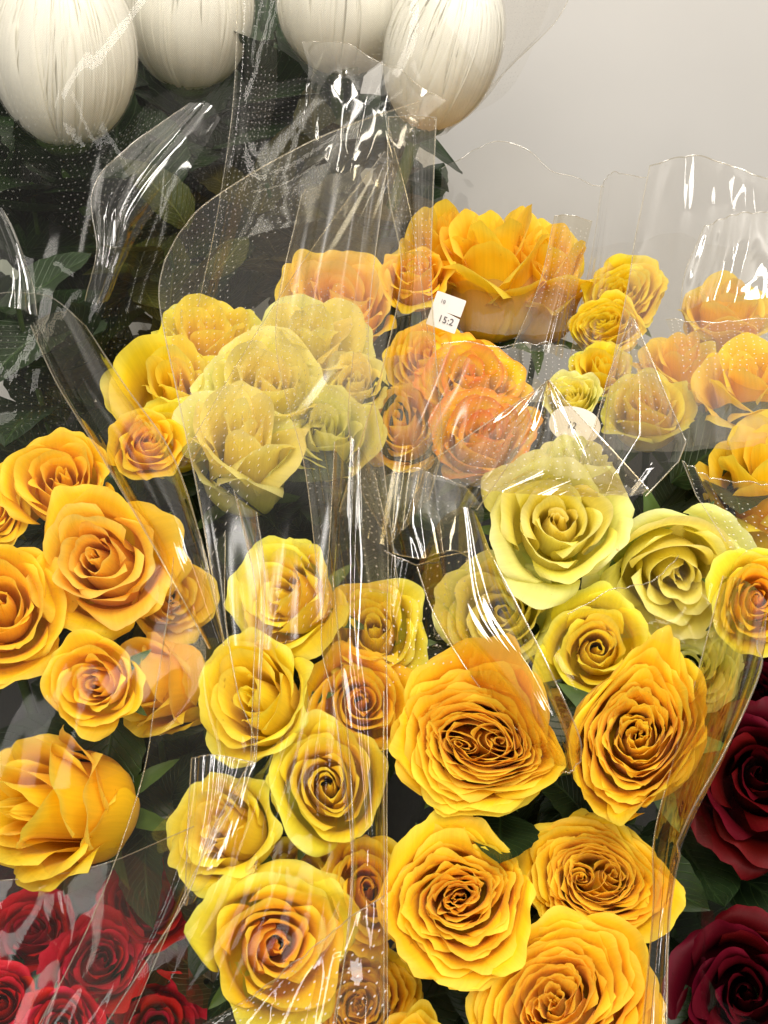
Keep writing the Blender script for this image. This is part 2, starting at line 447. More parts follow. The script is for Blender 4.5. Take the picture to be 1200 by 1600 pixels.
STEM = plain_mat('stem_green', (0.06, 0.10, 0.025), 0.5, .3, (80, .7, 1.2))

# ================================================================ setting
def sheet(name, corners, mat, n=2):
    A, B, C, D = [np.array(c, float) for c in corners]
    t = np.linspace(0, 1, n)
    g = np.array([[(A * (1 - a) + B * a) * (1 - b) + (D * (1 - a) + C * a) * b for a in t] for b in t])
    m = MB(); m.grid(g); o = m.build(name, mat, smooth=False); o['kind'] = 'structure'; return o
wallm = plain_mat('painted_wall', (0.82, 0.80, 0.765), 0.55, .25, (7, .97, 1.02), bump=.08, bdist=.002)
sheet('wall', [(-2, .98, -.5), (2, .98, -.5), (2, .98, 2.6), (-2, .98, 2.6)], wallm)
shelfm = plain_mat('dark_shelf', (0.02, 0.02, 0.02), 0.6, .3, (12, .8, 1.2))
sheet('display_shelf', [(-2, -1.2, 0), (2, -1.2, 0), (2, .978, 0), (-2, .978, 0)], shelfm)

# ================================================================ bouquets (gather points of stems)
BQ = {   # gather point of the stems on the shelf
    'A': (0.08, .20, 0.03), 'B': (0.12, .36, 0.03), 'C': (-.05, .22, 0.03), 'D': (-.16, .28, 0.03),
    'E': (-.06, .44, 0.03), 'F': (0.05, .58, 0.03), 'G': (0.20, .58, 0.03), 'H': (-.10, .78, 0.03),
    'R': (-.17, .12, 0.03), 'K': (0.24, .16, 0.03),
}
GRP = {'A': 'golden garden roses in the front right sleeve', 'B': 'pale lemon roses behind the golden ones',
       'C': 'lemon yellow roses in the middle sleeve', 'D': 'amber roses in the left sleeve',
       'E': 'pale yellow roses in the upper left sleeve', 'F': 'orange and yellow roses at the back',
       'G': 'yellow roses at the back right', 'R': 'red roses at lower left', 'K': 'dark crimson roses at lower right'}
MATS = {'gold': (GOLD, GOLD), 'lemon': (LEMON, LEMON_O), 'pale': (PALE, PALE_O), 'apricot': (APR, APR_O), 'amber': (APR_O, APR_O),
        'peach': (PEACH, APR_O), 'bi': (BI, BI), 'red': (RED, RED), 'crimson': (CRIM, CRIM), 'yellow': (LEMON, LEMON), 'goldp': (GOLD, APR_O),
        'lemongold': (GOLD, LEMON_O), 'palegreen': (PALE_O, PALE_O)}
NAMES = {'red': 'red_rose', 'crimson': 'crimson_rose', 'apricot': 'orange_rose', 'bi': 'orange_rose', 'peach': 'orange_rose'}

def bezier(a, b, c, d, n):
    t = np.linspace(0, 1, n)[:, None]
    return (1 - t) ** 3 * a + 3 * (1 - t) ** 2 * t * b + 3 * (1 - t) * t * t * c + t ** 3 * d

seed_n = [11]
def rose(bq, kind, colr, px, py, R, d, dx, dy, label, leaves=None, **kw):
    if leaves is None: leaves = 0 if bq in 'FG' else 3
    seed_n[0] += 1
    rng = random.Random(seed_n[0] * 7 + kw.pop('seed', 0))
    inner, outer = rose_geometry(kind, rng, **kw)
    top = 0.92 if kind != 'tea' else 1.12 * kw.get('hs', 1)
    S = R * d / FPX
    c = P(px, py, d)
    wv = -norm(c - CAM)
    upp = norm(UPV - wv * np.dot(UPV, wv)); rt = np.cross(upp, wv)
    ax = norm(wv * math.sqrt(max(0.02, 1 - dx * dx - dy * dy)) + upp * dy + rt * dx)
    base = c - ax * S * top
    Rm = frame_from(ax, spin=rng.uniform(0, 0) if 'ell' in kw else rng.uniform(0, 6.28))
    t = thing(NAMES.get(colr, 'yellow_rose'), label, 'rose', base, GRP[bq], Rm)
    mi, mo = MATS[colr]
    hm = MB()
    nh = int(len(inner) * .55)
    for p in inner[:nh]: hm.grid(p * S)
    hm.build('heart', mi, t)
    for p in inner[nh:]:
        m = MB(); m.grid(p * S); m.build('petal', mi, t)
    ng = len(outer)
    for i, p in enumerate(outer):
        m = MB(); m.grid(p * S); m.build('petal', mo if i > ng * .35 else mi, t)
    # calyx
    cm = MB()
    a = np.linspace(0, 2 * PI, 13); zz = np.array([-.16, -.12, -.02, .06, .12]); rr = np.array([.05, .12, .17, .16, .10])
    cm.grid(np.stack([np.outer(rr, np.cos(a)), np.outer(rr, np.sin(a)), np.outer(zz, np.ones(13))], -1) * S)
    for k in range(5):
        g = leaf_grid(.95, .13, rng, droop=rng.uniform(-.1, .4), nu=5, nv=9)
        e = rng.uniform(-.35, .25); ct, st = math.cos(e), math.sin(e)
        y = g[..., 1] * ct - g[..., 2] * st; z = g[..., 1] * st + g[..., 2] * ct
        th = k * 2 * PI / 5 + rng.uniform(-.2, .2)
        x = g[..., 0]; y = y + .12
        cm.grid(np.stack([x * math.cos(th) - y * math.sin(th), x * math.sin(th) + y * math.cos(th), z], -1) * S)
    cm.build('calyx', SEPAL, t)
    # stem in local coordinates
    Ri = Rm.T
    gp = np.array(BQ[bq]) + np.array([rng.uniform(-.02, .02), rng.uniform(-.02, .02), 0])
    loc = lambda q: Ri @ (np.asarray(q) - base)
    gl = loc(gp)
    pth = bezier(np.zeros(3), np.array([0, 0, -.07]), loc(base * .45 + gp * .55 + np.array([0, 0, .03])), gl, 16)
    pth[0] = (0, 0, -.1 * S)
    sm_ = MB(); sm_.tube(pth, np.linspace(.0022, .0032, 16), 7); sm_.build('stem', STEM, t)
    for k in range(leaves):
        q = pth[2 + k % 4] * rng.uniform(.8, 1.1)
        lm = MB()
        sc_ = rng.uniform(.6, .9)
        g = leaf_grid(.062 * sc_, .019 * sc_, rng, droop=rng.uniform(.0, .5))
        th = rng.uniform(0, 6.28); e = rng.uniform(.0, .7)
        ct, st = math.cos(e), math.sin(e)
        y = g[..., 1] * ct - g[..., 2] * st + .004; z = g[..., 1] * st + g[..., 2] * ct; x = g[..., 0]
        lm.grid(np.stack([x * math.cos(th) - y * math.sin(th), x * math.sin(th) + y * math.cos(th), z], -1) + q)
        lm.build('leaf', LEAF, t)
    return t

# ---- A: front right, golden garden roses
rose('A', 'double', 'gold', 742, 1150, 134, .42, -.04, .06, 'golden rose with two swirled hearts, beside the vertical film edge at centre', ell=1.08, ang=.2)
rose('A', 'garden', 'gold', 995, 1135, 150, .425, .0, .18, 'tall narrow golden rose at the upper right of the front sleeve', ell=.56, seed=3)
rose('A', 'garden', 'gold', 718, 1400, 132, .41, .0, .02, 'round golden rose with a dark central eye, below the two-hearted rose', seed=8, leaves=1)
rose('A', 'double', 'gold', 928, 1372, 112, .43, .03, .12, 'golden rose with a wide slit-like heart, below the tall narrow rose', ell=1.12, ang=.05)
rose('A', 'garden', 'gold', 885, 1575, 158, .40, .0, .12, 'large golden rose cut by the bottom edge of the photo', seed=2)
rose('A', 'tea', 'gold', 650, 1665, 105, .41, -.1, .3, 'golden rose showing only smooth outer petals at the bottom edge', op=.7)
# ---- B: pale lemon behind
rose('B', 'tea', 'pale', 870, 808, 124, .475, .04, .26, 'pale lemon rose fully open in front of the pointed film flap', seed=4, op=1.0)
rose('B', 'tea', 'pale', 1058, 915, 124, .485, .12, -.28, 'pale lemon rose tilted down with a tall back petal at right', hs=1.15, op=1.05)
rose('B', 'tea', 'pale', 775, 955, 100, .49, -.1, .1, 'pale lemon rose half hidden behind the rolled film, left of the open one', op=.9)
rose('B', 'tea', 'lemon', 935, 1012, 98, .475, .05, .1, 'lemon rose half covered by the tall narrow golden rose', op=.8)
rose('B', 'tea', 'lemongold', 1190, 935, 85, .46, .15, .1, 'golden yellow rose cut by the right edge, above the crimson roses', op=.9)
rose('B', 'tea', 'palegreen', 1085, 1040, 75, .50, .1, .1, 'greenish pale rose low behind the film wing at right', op=1.0)
# ---- C: middle lemon
rose('C', 'tea', 'lemon', 428, 925, 100, .47, -.48, .22, 'lemon rose with a ragged pale back petal, just right of the grey film fold', hs=1.1, op=.75, seed=2)
rose('C', 'tea', 'lemon', 380, 1078, 104, .45, -.40, .28, 'lemon rose behind the upright film fold, second from the top of its row', hs=1.1, op=.75)
rose('C', 'tea', 'lemon', 335, 1290, 104, .44, -.45, .22, 'lemon rose at the left end of its bouquet with a thick rolled petal', op=.8)
rose('C', 'tea', 'lemongold', 440, 1482, 134, .42, .12, -.05, 'big open lemon rose near the bottom edge, partly under creased film', op=1.05, seed=6)
rose('C', 'tea', 'lemon', 512, 1222, 116, .44, .0, .1, 'yellow rose squeezed tall against the middle of the film', ell=.8, op=.8)
rose('C', 'tea', 'gold', 580, 1392, 100, .44, .1, .1, 'golden rose peeking from behind the vertical film edge', ell=.75, op=.8)
rose('C', 'tea', 'lemon', 585, 975, 98, .485, .0, .3, 'lemon rose blurred under the perforated film at picture centre', op=.8)
rose('C', 'tea', 'gold', 565, 1098, 98, .465, .1, .1, 'golden rose under hazy film above the squeezed rose', op=.8)
rose('C', 'garden', 'gold', 560, 1570, 104, .44, .0, .1, 'golden rose at the bottom edge right of the big open lemon rose')
rose('C', 'tea', 'lemon', 478, 1365, 98, .46, .1, .3, 'lemon rose low between the big open one and the squeezed one', op=.7)
# ---- D: left amber
rose('D', 'tea', 'apricot', 90, 742, 96, .50, -.1, .4, 'small orange rose at the top of the left bouquet', op=.8)
rose('D', 'tea', 'peach', 148, 868, 130, .47, -.22, .18, 'large open amber rose with a peach pink heart', op=1.1, seed=1)
rose('D', 'tea', 'goldp', -12, 945, 122, .46, -.1, .2, 'golden rose cut by the left edge beside the peach-hearted one', op=.9)
rose('D', 'tea', 'goldp', 140, 1066, 84, .445, -.28, .02, 'golden rose with a neat spiral heart, in front of a pale sideways bloom', op=.8, seed=5)
rose('D', 'tea', 'amber', 205, 1078, 84, .475, -.80, .0, 'pale amber bloom lying sideways behind the neat spiral rose', hs=1.7, op=.25, guards=1)
rose('D', 'tea', 'goldp', 15, 1262, 128, .44, -.75, .08, 'big amber rose bud lying sideways above the red roses', hs=1.6, op=.35, guards=2, leaves=4)
rose('D', 'tea', 'apricot', 232, 685, 66, .53, .1, .35, 'small orange rose under the rolled film, beside the pale ones', op=.7)
rose('D', 'tea', 'amber', 268, 930, 80, .50, .25, .1, 'amber rose behind the peach-hearted one, under the film roll', op=.8)
rose('D', 'tea', 'apricot', -20, 790, 62, .50, -.1, .3, 'orange rose of which only a rim shows at the left edge', op=.8)
# ---- E: pale upper left
rose('E', 'tea', 'pale', 382, 650, 100, .53, .0, .62, 'largest pale yellow rose at the front of the upper left bouquet', hs=2.0, op=.45, guards=2, seed=1)
rose('E', 'tea', 'pale', 418, 585, 98, .57, .05, .5, 'pale yellow rose directly behind the largest one', hs=1.5, op=.6)
rose('E', 'tea', 'pale', 490, 510, 96, .60, .1, .62, 'pale yellow rose at the top right of the upper left bouquet', hs=1.7, op=.6)
rose('E', 'tea', 'lemon', 322, 500, 86, .62, .0, .68, 'lemon rose with a pointed petal, highest of the upper left bouquet', hs=1.7, op=.7, seed=3)
rose('E', 'tea', 'lemon', 262, 585, 92, .58, -.12, .5, 'lemon rose at the left of the upper left bouquet', hs=1.6, op=.7)
rose('E', 'tea', 'palegreen', 515, 655, 88, .57, .1, .5, 'greenish rose in shade right of the largest pale one', hs=1.2, op=.6)
rose('E', 'tea', 'lemon', 262, 668, 78, .56, -.1, .5, 'lemon rose low under the film at the left of the largest pale one', op=.6)
rose('E', 'tea', 'pale', 555, 590, 60, .60, .1, .5, 'pale rose behind the upright film fin', op=.6)
# ---- F: back orange / yellow
rose('F', 'tea', 'peach', 525, 445, 100, .68, .0, .6, 'hazy peach rose behind the film, above the pale ones', hs=1.1, op=.7)
rose('F', 'tea', 'gold', 690, 345, 84, .72, -.05, .90, 'tall golden rose at the back, left of three', hs=1.9, op=.4)
rose('F', 'tea', 'goldp', 770, 350, 92, .70, .0, .93, 'tall golden rose at the back, middle of three, seen from the side', hs=1.9, op=.4, seed=2)
rose('F', 'tea', 'gold', 855, 375, 84, .71, .1, .88, 'tall golden rose at the back, right of three', hs=1.9, op=.4)
rose('F', 'tea', 'apricot', 642, 420, 66, .69, -.1, .6, 'orange rose tucked behind the upright film fin at the back', op=.7)
rose('F', 'tea', 'bi', 738, 578, 84, .60, .05, .55, 'orange rose with red petal rims below the white price tag', hs=1.2, op=.85, leaves=4)
rose('F', 'tea', 'bi', 760, 660, 84, .565, .1, .5, 'orange and red rose blurred behind the crumpled film', hs=1.4, op=.6, leaves=4)
rose('F', 'tea', 'apricot', 665, 545, 78, .62, -.1, .6, 'orange rose with a pointed tip left of the red-rimmed one', op=.7)
rose('F', 'tea', 'amber', 625, 650, 84, .60, -.1, .5, 'amber rose under the perforated film fin', op=.7)
# ---- G: back right
rose('G', 'garden', 'yellow', 975, 450, 68, .70, .1, .5, 'bright yellow ruffled rose at the back, upper of two', n=34)
rose('G', 'garden', 'yellow', 945, 505, 58, .68, -.1, .4, 'bright yellow ruffled rose at the back, lower of two', n=34)
rose('G', 'tea', 'lemon', 940, 565, 50, .66, .0, .6, 'lemon rose under the diagonal film strip', hs=1.5, op=.5)
rose('G', 'tea', 'pale', 890, 612, 50, .62, -.1, .45, 'small pale rose behind the apex of the film flap', op=.7)
rose('G', 'tea', 'palegreen', 892, 706, 66, .535, -.05, .8, 'greenish white rose below the round paper label', hs=1.6, op=.5)
rose('G', 'tea', 'goldp', 1178, 570, 100, .60, .0, .82, 'golden rose at the right edge, upper front of its bouquet', hs=1.5, op=.7, seed=2)
rose('G', 'tea', 'goldp', 1200, 690, 112, .56, -.05, .9, 'long golden rose seen from the side at the right edge', hs=1.7, op=.4)
rose('G', 'tea', 'amber', 1062, 540, 70, .67, .0, .85, 'amber rose faint behind the diamond shaped flap', hs=1.4, op=.6)
rose('G', 'tea', 'amber', 1135, 455, 74, .71, .1, .9, 'amber rose veiled by the crumpled film at the upper right', hs=1.5, op=.6)
rose('G', 'tea', 'lemon', 1010, 620, 70, .62, .0, .6, 'lemon rose inside the diamond shaped film flap', hs=1.4, op=.6)
# ---- R: red lower left
rose('R', 'tea', 'red', 158, 1500, 84, .49, .1, .1, 'red rose with a swirled heart under the film at lower left', op=.8)
rose('R', 'tea', 'red', 235, 1405, 80, .51, .1, .2, 'red rose below the amber bud, upper of the red ones', op=.9)
rose('R', 'tea', 'red', 50, 1455, 78, .50, -.1, .2, 'red rose in shade below the big amber bud', op=.9)
rose('R', 'tea', 'red', -5, 1570, 72, .46, -.1, .1, 'red rose cut by the left edge in the bottom corner', op=.9)
rose('R', 'tea', 'red', 95, 1600, 70, .46, .0, .1, 'red rose at the bottom edge, second from the left corner', op=.9)
rose('R', 'tea', 'red', 250, 1600, 80, .50, .0, .1, 'red rose deep in shade at the bottom, under perforated film', op=.9)
# ---- K: crimson lower right
rose('K', 'tea', 'crimson', 1195, 1215, 135, .46, .1, .1, 'dark crimson rose at the right edge, upper of two', op=1.1, leaves=2)
rose('K', 'tea', 'crimson', 1165, 1550, 135, .43, .0, .05, 'dark crimson rose in the bottom right corner', op=1.0, leaves=2)
rose('K', 'tea', 'crimson', 1185, 1075, 80, .50, .1, .1, 'dark crimson rose in deep shade under the film wing', op=1.0, leaves=2)

# ================================================================ white chrysanthemums
MUMP = plain_mat('white_ray_petal', (0.95, 0.935, 0.86), 0.6, .25, (30, .93, 1.04), bump=.3, transl=.25)
NET = film_mat('white_flower_net', net=.18, haze=.01, gloss=.0, edge=.0)
def mum(px, py, R, d, dx, dy, label, ht=1.3, nl=7):
    seed_n[0] += 1; rng = random.Random(seed_n[0])
    S = R * d / FPX; c = P(px, py, d); wv = -norm(c - CAM)
    upp = norm(UPV - wv * np.dot(UPV, wv)); rt = np.cross(upp, wv)
    ax = norm(wv * math.sqrt(max(0.02, 1 - dx * dx - dy * dy)) + upp * dy + rt * dx)
    Rm = frame_from(ax)
    t = thing('white_chrysanthemum', label, 'chrysanthemum', c, 'white chrysanthemums in the dark sleeve at the top left', Rm)
    m = MB()
    a = np.linspace(0, 2 * PI, 25); b = np.linspace(-PI / 2, PI / 2, 13)
    m.grid(np.stack([.93 * np.outer(np.cos(b), np.cos(a)), .93 * np.outer(np.cos(b), np.sin(a)), .93 * ht * np.outer(np.sin(b), np.ones(25))], -1) * S)
    N = 520
    for i in range(N):
        lay = i / N
        rad = .93 + .09 * lay ** .7 + rng.uniform(-.015, .015)
        th = i * 2.39996 + rng.uniform(-.1, .1)
        e0 = -1.45; e1 = 1.35 - .75 * lay ** 2 + rng.uniform(-.25, .15)
        v = np.linspace(0, 1, 15)[:, None]; u = np.linspace(-1, 1, 3)[None, :]
        broad = rng.random() < .22
        if broad: e1 = rng.uniform(.1, 1.25)
        wd = (rng.uniform(.07, .13) if broad else rng.uniform(.02, .042)) * (np.sin(PI * np.clip(v, .03, .97) ** .7) ** .5)
        e = e0 + (e1 - e0) * v
        if broad: rad = .97 + .07 * rng.random()
        r = rad * np.cos(e) * (1 + .0 * u)
        tw = th + rng.uniform(-.25, .25) * v + rng.uniform(-.03, .03) * np.sin(v * 9)
        bump_ = -.02 * u * u + .012 * rng.random()
        x = (r + bump_) * np.cos(tw) - wd * u * np.sin(tw)
        y = (r + bump_) * np.sin(tw) + wd * u * np.cos(tw)
        z = (rad + bump_) * ht * np.sin(e) + 0 * u
        m.grid(np.stack([x, y, z], -1) * S)
    m.build('bloom', MUMP, t)
    nm = MB(); b = np.linspace(-PI / 2 + .25, 1.2, 16)
    an = np.linspace(0, 2 * PI, 33)
    rr = 1.06 * np.cos(b) + .0
    g = np.stack([np.outer(rr, np.cos(an)), np.outer(rr, np.sin(an)), 1.06 * ht * np.outer(np.sin(b), np.ones(33))], -1) * S
    U, V = np.meshgrid(an * S, b * S * 1.1)
    nm.grid(g, np.stack([U, V], -1)); nm.build('net', NET, t)
    cm = MB()
    zz = np.array([-1.3, -1.2, -1.1, -.98, -.86]) * ht; r4 = np.array([.06, .18, .34, .48, .52])
    cm.grid(np.stack([np.outer(r4, np.cos(a)), np.outer(r4, np.sin(a)), np.outer(zz, np.ones(25))], -1) * S)
    cm.build('calyx', STEM, t)
    Ri = Rm.T; gp = np.array(BQ['H']) + np.array([rng.uniform(-.03, .03), 0, 0])
    gl = Ri @ (gp - c)
    pth = bezier(np.array([0, 0, -1.25 * S * ht]), np.array([0, 0, -.12]), gl * .6, gl, 18)
    sm_ = MB(); sm_.tube(pth, .0045, 8); sm_.build('stem', plain_mat('mum_stem', (0.10, .16, .04)) if 'mum_stem' not in bpy.data.materials else bpy.data.materials['mum_stem'], t)
    for k in range(nl):
        q = pth[2 + k % 6]
        s_ = rng.uniform(.9, 1.4)
        g = leaf_grid(.085 * s_, .026 * s_, rng, droop=rng.uniform(0, .6), nu=9, nv=17)
        th = rng.uniform(0, 6.28); e = rng.uniform(.1, 1.0); ct, st = math.cos(e), math.sin(e)
        y = g[..., 1] * ct - g[..., 2] * st; z = g[..., 1] * st + g[..., 2] * ct; x = g[..., 0]
        lm = MB(); lm.grid(np.stack([x * math.cos(th) - y * math.sin(th), x * math.sin(th) + y * math.cos(th), z], -1) + q)
        lm.build('leaf', LEAF, t)
    return t
mum(98, 80, 110, .66, -.03, .93, 'whole round white chrysanthemum in net at the far left')
mum(295, 10, 98, .72, .0, .93, 'white chrysanthemum behind and right of the whole round one', 1.25)
mum(535, -5, 100, .72, .05, .93, 'white chrysanthemum third from the left at the top edge', 1.15)
mum(692, 75, 88, .68, .30, .88, 'white chrysanthemum leaning right against the wall film', 1.45, 0)

# ================================================================ loose leafy branches that fill the back
def branch(px, py, d, n, size, mat, label, seed, spread=.07):
    rng = random.Random(seed)
    c = P(px, py, d)
    t = thing('leafy_branch', label, 'foliage', (c[0], c[1], 0.0), 'leafy greenery standing between the bouquets')
    hh = c[2]
    pth = bezier(np.zeros(3), np.array([.01, 0, hh * .4]), np.array([rng.uniform(-.03, .03), .02, hh * .8]), np.array([0, 0, hh + .02]), 18)
    m = MB(); m.tube(pth, np.linspace(.004, .0015, 18), 6); m.build('stem', STEM, t)
    for k in range(n):
        f = 1 - .5 * (k / n) ** 1.2
        q = pth[min(17, int(17 * f))] + np.array([rng.uniform(-1, 1), rng.uniform(-1, 1), rng.uniform(-.4, .4)]) * spread * .35
        s_ = size * rng.uniform(.75, 1.25)
        g = leaf_grid(s_, s_ * .30, rng, droop=rng.uniform(-.2, .5))
        th = rng.uniform(0, 6.28); e = rng.uniform(.1, 1.25); ct, st = math.cos(e), math.sin(e)
        y = g[..., 1] * ct - g[..., 2] * st; z = g[..., 1] * st + g[..., 2] * ct; x = g[..., 0]
        lm = MB(); lm.grid(np.stack([x * math.cos(th) - y * math.sin(th), x * math.sin(th) + y * math.cos(th), z], -1) + q)
        lm.build('leaf', mat, t)
branch(60, 330, .72, 26, .08, LEAF, 'dark green leaves below the round white chrysanthemum at far left', 1)
branch(200, 330, .74, 26, .08, LEAF, 'dark green leaves behind the big glossy crinkle', 2)
branch(330, 230, .78, 24, .08, LEAF, 'dark green leaves under the second white chrysanthemum', 3)
branch(10, 190, .80, 34, .075, LEAF, 'dark green leaves against the wall at the left edge, beside the round white bloom', 21, .08)
branch(200, 170, .82, 34, .07, LEAF, 'dark green leaves in the gap between the first two white blooms', 22, .06)
branch(410, 120, .84, 40, .07, LEAF, 'dark green leaves in the gap between the second and third white blooms', 23, .07)
branch(600, 200, .82, 24, .055, LEAF, 'dark green leaves below the gap between the two right white blooms', 24, .04)
branch(100, 260, .78, 34, .07, LEAF, 'dark green leaves deep in shade under the round white bloom', 25, .08)
branch(40, 520, .62, 26, .07, LEAF, 'dark green leaves at the left edge above the film roll', 4)
branch(270, 440, .70, 36, .05, LEAF2, 'olive leaves behind the lemon roses at upper left', 5)
branch(420, 330, .74, 40, .055, LEAF3, 'added russet brown leaves standing in for the amber haze behind the arched film edge', 6)  # leaves added for the yellow-brown haze of the film, colour carries it
branch(540, 300, .76, 36, .055, LEAF3, 'added russet brown leaves standing in for the amber haze left of the upright film fin', 7)  # same added filler: brown leaf colour imitates the amber haze in the film
branch(470, 170, .80, 24, .08, LEAF, 'dark green leaves under the third white chrysanthemum', 8)
branch(570, 800, .60, 24, .045, LEAF, 'dark green leaves behind the punched film at picture centre', 10)
branch(860, 1230, .48, 20, .05, LEAF, 'dark green leaves between the golden roses', 12)
branch(260, 1190, .52, 22, .06, LEAF, 'dark green leaves right of the sideways amber roses', 13)
branch(400, 800, .60, 20, .06, LEAF, 'dark green leaves below the largest pale rose', 14)
branch(1120, 1330, .53, 14, .06, LEAF, 'dark green leaves between the crimson roses', 15)
branch(1130, 800, .60, 20, .06, LEAF, 'dark green leaves under the long golden rose at right', 16)
branch(330, 1560, .52, 18, .05, LEAF3, 'russet leaves at the bottom under the punched film', 17)

# ================================================================ clear film sleeves
F1 = film_mat('clear_film', haze=.004, gloss=.006, edge=.28, dots=.0, bump=.2)
FLOW = film_mat('thin_clear_film', haze=.002, gloss=.02, edge=.3)
FP = film_mat('punched_film', haze=.004, gloss=.012, edge=.35, dots=.6, bump=.2)
FH = film_mat('milky_film', haze=.014, gloss=.010, edge=.35, bump=.25, tint=(.96,.93,.86))
FHP = film_mat('milky_punched_film', haze=.012, gloss=.03, edge=.45, bump=.25, dots=.7, tint=(.96,.93,.86))
FC = film_mat('crumpled_film', haze=.008, gloss=.09, bump=.35, bscale=24, rough=.09)
FW = film_mat('film_on_wall', haze=.08, gloss=.03, tint=(.93, .92, .90), hazecol=(.72, .68, .62), bump=.6)
FR = film_mat('reflecting_film', tint=(.87, .81, .66), gloss=.045, edge=.55, haze=.012, bump=.12, bscale=14, rough=.04)
FRP = film_mat('reflecting_punched_film', tint=(.89, .84, .72), gloss=.05, edge=.5, haze=.010, bump=.15, bscale=14, rough=.12, dots=.45)
FRE = film_mat('arched_film', tint=(.97, .95, .88), gloss=.026, edge=.5, haze=.008, bump=.2, bscale=14, rough=.17, dots=.35)
FWG = film_mat('wing_film', tint=(.82, .72, .50), gloss=.10, edge=.8, haze=.012, bump=.12, bscale=12, rough=.06)
FLAP = film_mat('flap_film', tint=(.84, .78, .65), gloss=.09, edge=.7, haze=.015, bump=.3, bscale=16, rough=.05, dots=.5)
RIM = film_mat('film_edge', tint=(.93, .90, .82), gloss=.14, edge=.5, haze=.12, bump=0, rough=.12)

DARKNET = film_mat('dark_netting', tint=(.70, .76, .64), haze=.001, gloss=.010, edge=.2, bump=.6, bscale=20, rough=.12, dots=.25)
SHEEN = film_mat('soft_sheen_film', tint=(.95, .90, .76), haze=.010, gloss=.04, edge=.5, bump=.3, bscale=12, rough=.22, dots=.35)
def cr(P0, n, closed=False):
    """Catmull-Rom through rows P0 (k,...) -> n samples along axis 0"""
    k = len(P0)
    if k == 2:
        t = np.linspace(0, 1, n).reshape((-1,) + (1,) * (P0.ndim - 1)); return P0[0] * (1 - t) + P0[1] * t
    E = np.concatenate([[2 * P0[0] - P0[1]], P0, [2 * P0[-1] - P0[-2]]])
    s = np.linspace(0, k - 1, n); i = np.minimum(s.astype(int), k - 2); t = (s - i).reshape((-1,) + (1,) * (P0.ndim - 1))
    a, b, c, d = E[i], E[i + 1], E[i + 2], E[i + 3]
    return .5 * ((2 * b) + (c - a) * t + (2 * a - 5 * b + 4 * c - d) * t * t + (3 * b - a - 3 * c + d) * t ** 3)

def lin(P0, n):
    k = len(P0); s = np.linspace(0, k - 1, n); i = np.minimum(s.astype(int), k - 2); t = (s - i).reshape((-1,) + (1,) * (P0.ndim - 1))
    return P0[i] * (1 - t) + P0[i + 1] * t

def sleeve(label, group='clear film sleeves around the bouquets'):
    return thing('film_sleeve', label, 'film sleeve', (0, 0, 0), group)

def film(sl, rows, mat, wr=.002, seed=0, rim='', nu=44, nv=60, name='panel', pleat=1.0, crum=0.0, facet=False, rr=.00028):
    rng = random.Random(seed + 500)
    C = np.array([[P(*c) for c in r] for r in rows])
    f = lin if facet else cr
    G = f(C, nv); G = np.swapaxes(f(np.swapaxes(G, 0, 1), nu), 0, 1)
    du = np.linalg.norm(np.diff(G, axis=1), axis=2); dv = np.linalg.norm(np.diff(G, axis=0), axis=2)
    U = np.concatenate([np.zeros((nv, 1)), np.cumsum(du, 1)], 1); V = np.concatenate([np.zeros((1, nu)), np.cumsum(dv, 0)], 0)
    U = U - U[:, nu // 2:nu // 2 + 1]
    nrm = norm(np.cross(np.gradient(G, axis=1), np.gradient(G, axis=0)))
    uu, vv = np.meshgrid(np.linspace(0, 1, nu), np.linspace(0, 1, nv))
    fold = 1 - 2 * np.abs(snoise(uu * 16 * pleat, vv * 2.2, rng, 6)) ** .7
    broad = snoise(uu * 5, vv * 3, rng, 5)
    disp = wr * (.6 * fold + 1.2 * broad)
    if crum:
        x, y = U * 95, V * 42
        c1 = np.abs(snoise(x, y, rng, 6)); c2 = np.abs(snoise(x * 2.1, y * 2.1, rng, 6))
        disp = disp + crum * (c1 + .35 * c2) * .75
    G = G + nrm * disp[..., None]
    m = MB(); m.grid(G, np.stack([U + seed * .137, V + seed * .071], -1)); o = m.build(name, mat, sl)
    for ch in rim:
        e = {'t': G[0], 'b': G[-1], 'l': G[:, 0], 'r': G[:, -1]}[ch]
        r = MB(); r.tube(e, rr, 5); r.build('rim', RIM, sl)
    return G

def cone(sl, bq, cx, cy, z1, rad, mat, seed):
    """lower part of the sleeve, narrowing to the tied stems"""
    rng = random.Random(seed)
    a = np.linspace(0, 2 * PI, 49)
    g0 = np.array(BQ[bq])
    L = []
    for t in np.linspace(0, 1, 14):
        c = np.array([cx, cy, z1]) * (1 - t) + g0 * t
        r = rad * (1 - t) ** .8 + .028 * t
        rr = r * (1 + .05 * np.sin(a * 9 + seed) + .03 * np.sin(a * 17 + 2 * seed))
        L.append(np.stack([c[0] + rr * np.cos(a), c[1] + rr * np.sin(a), c[2] + 0 * a], -1))
    G = np.array(L)
    U, V = np.meshgrid(a * rad, np.linspace(0, z1, 14))
    m = MB(); m.grid(G, np.stack([U, V], -1)); m.build('lower_cone', mat, sl)

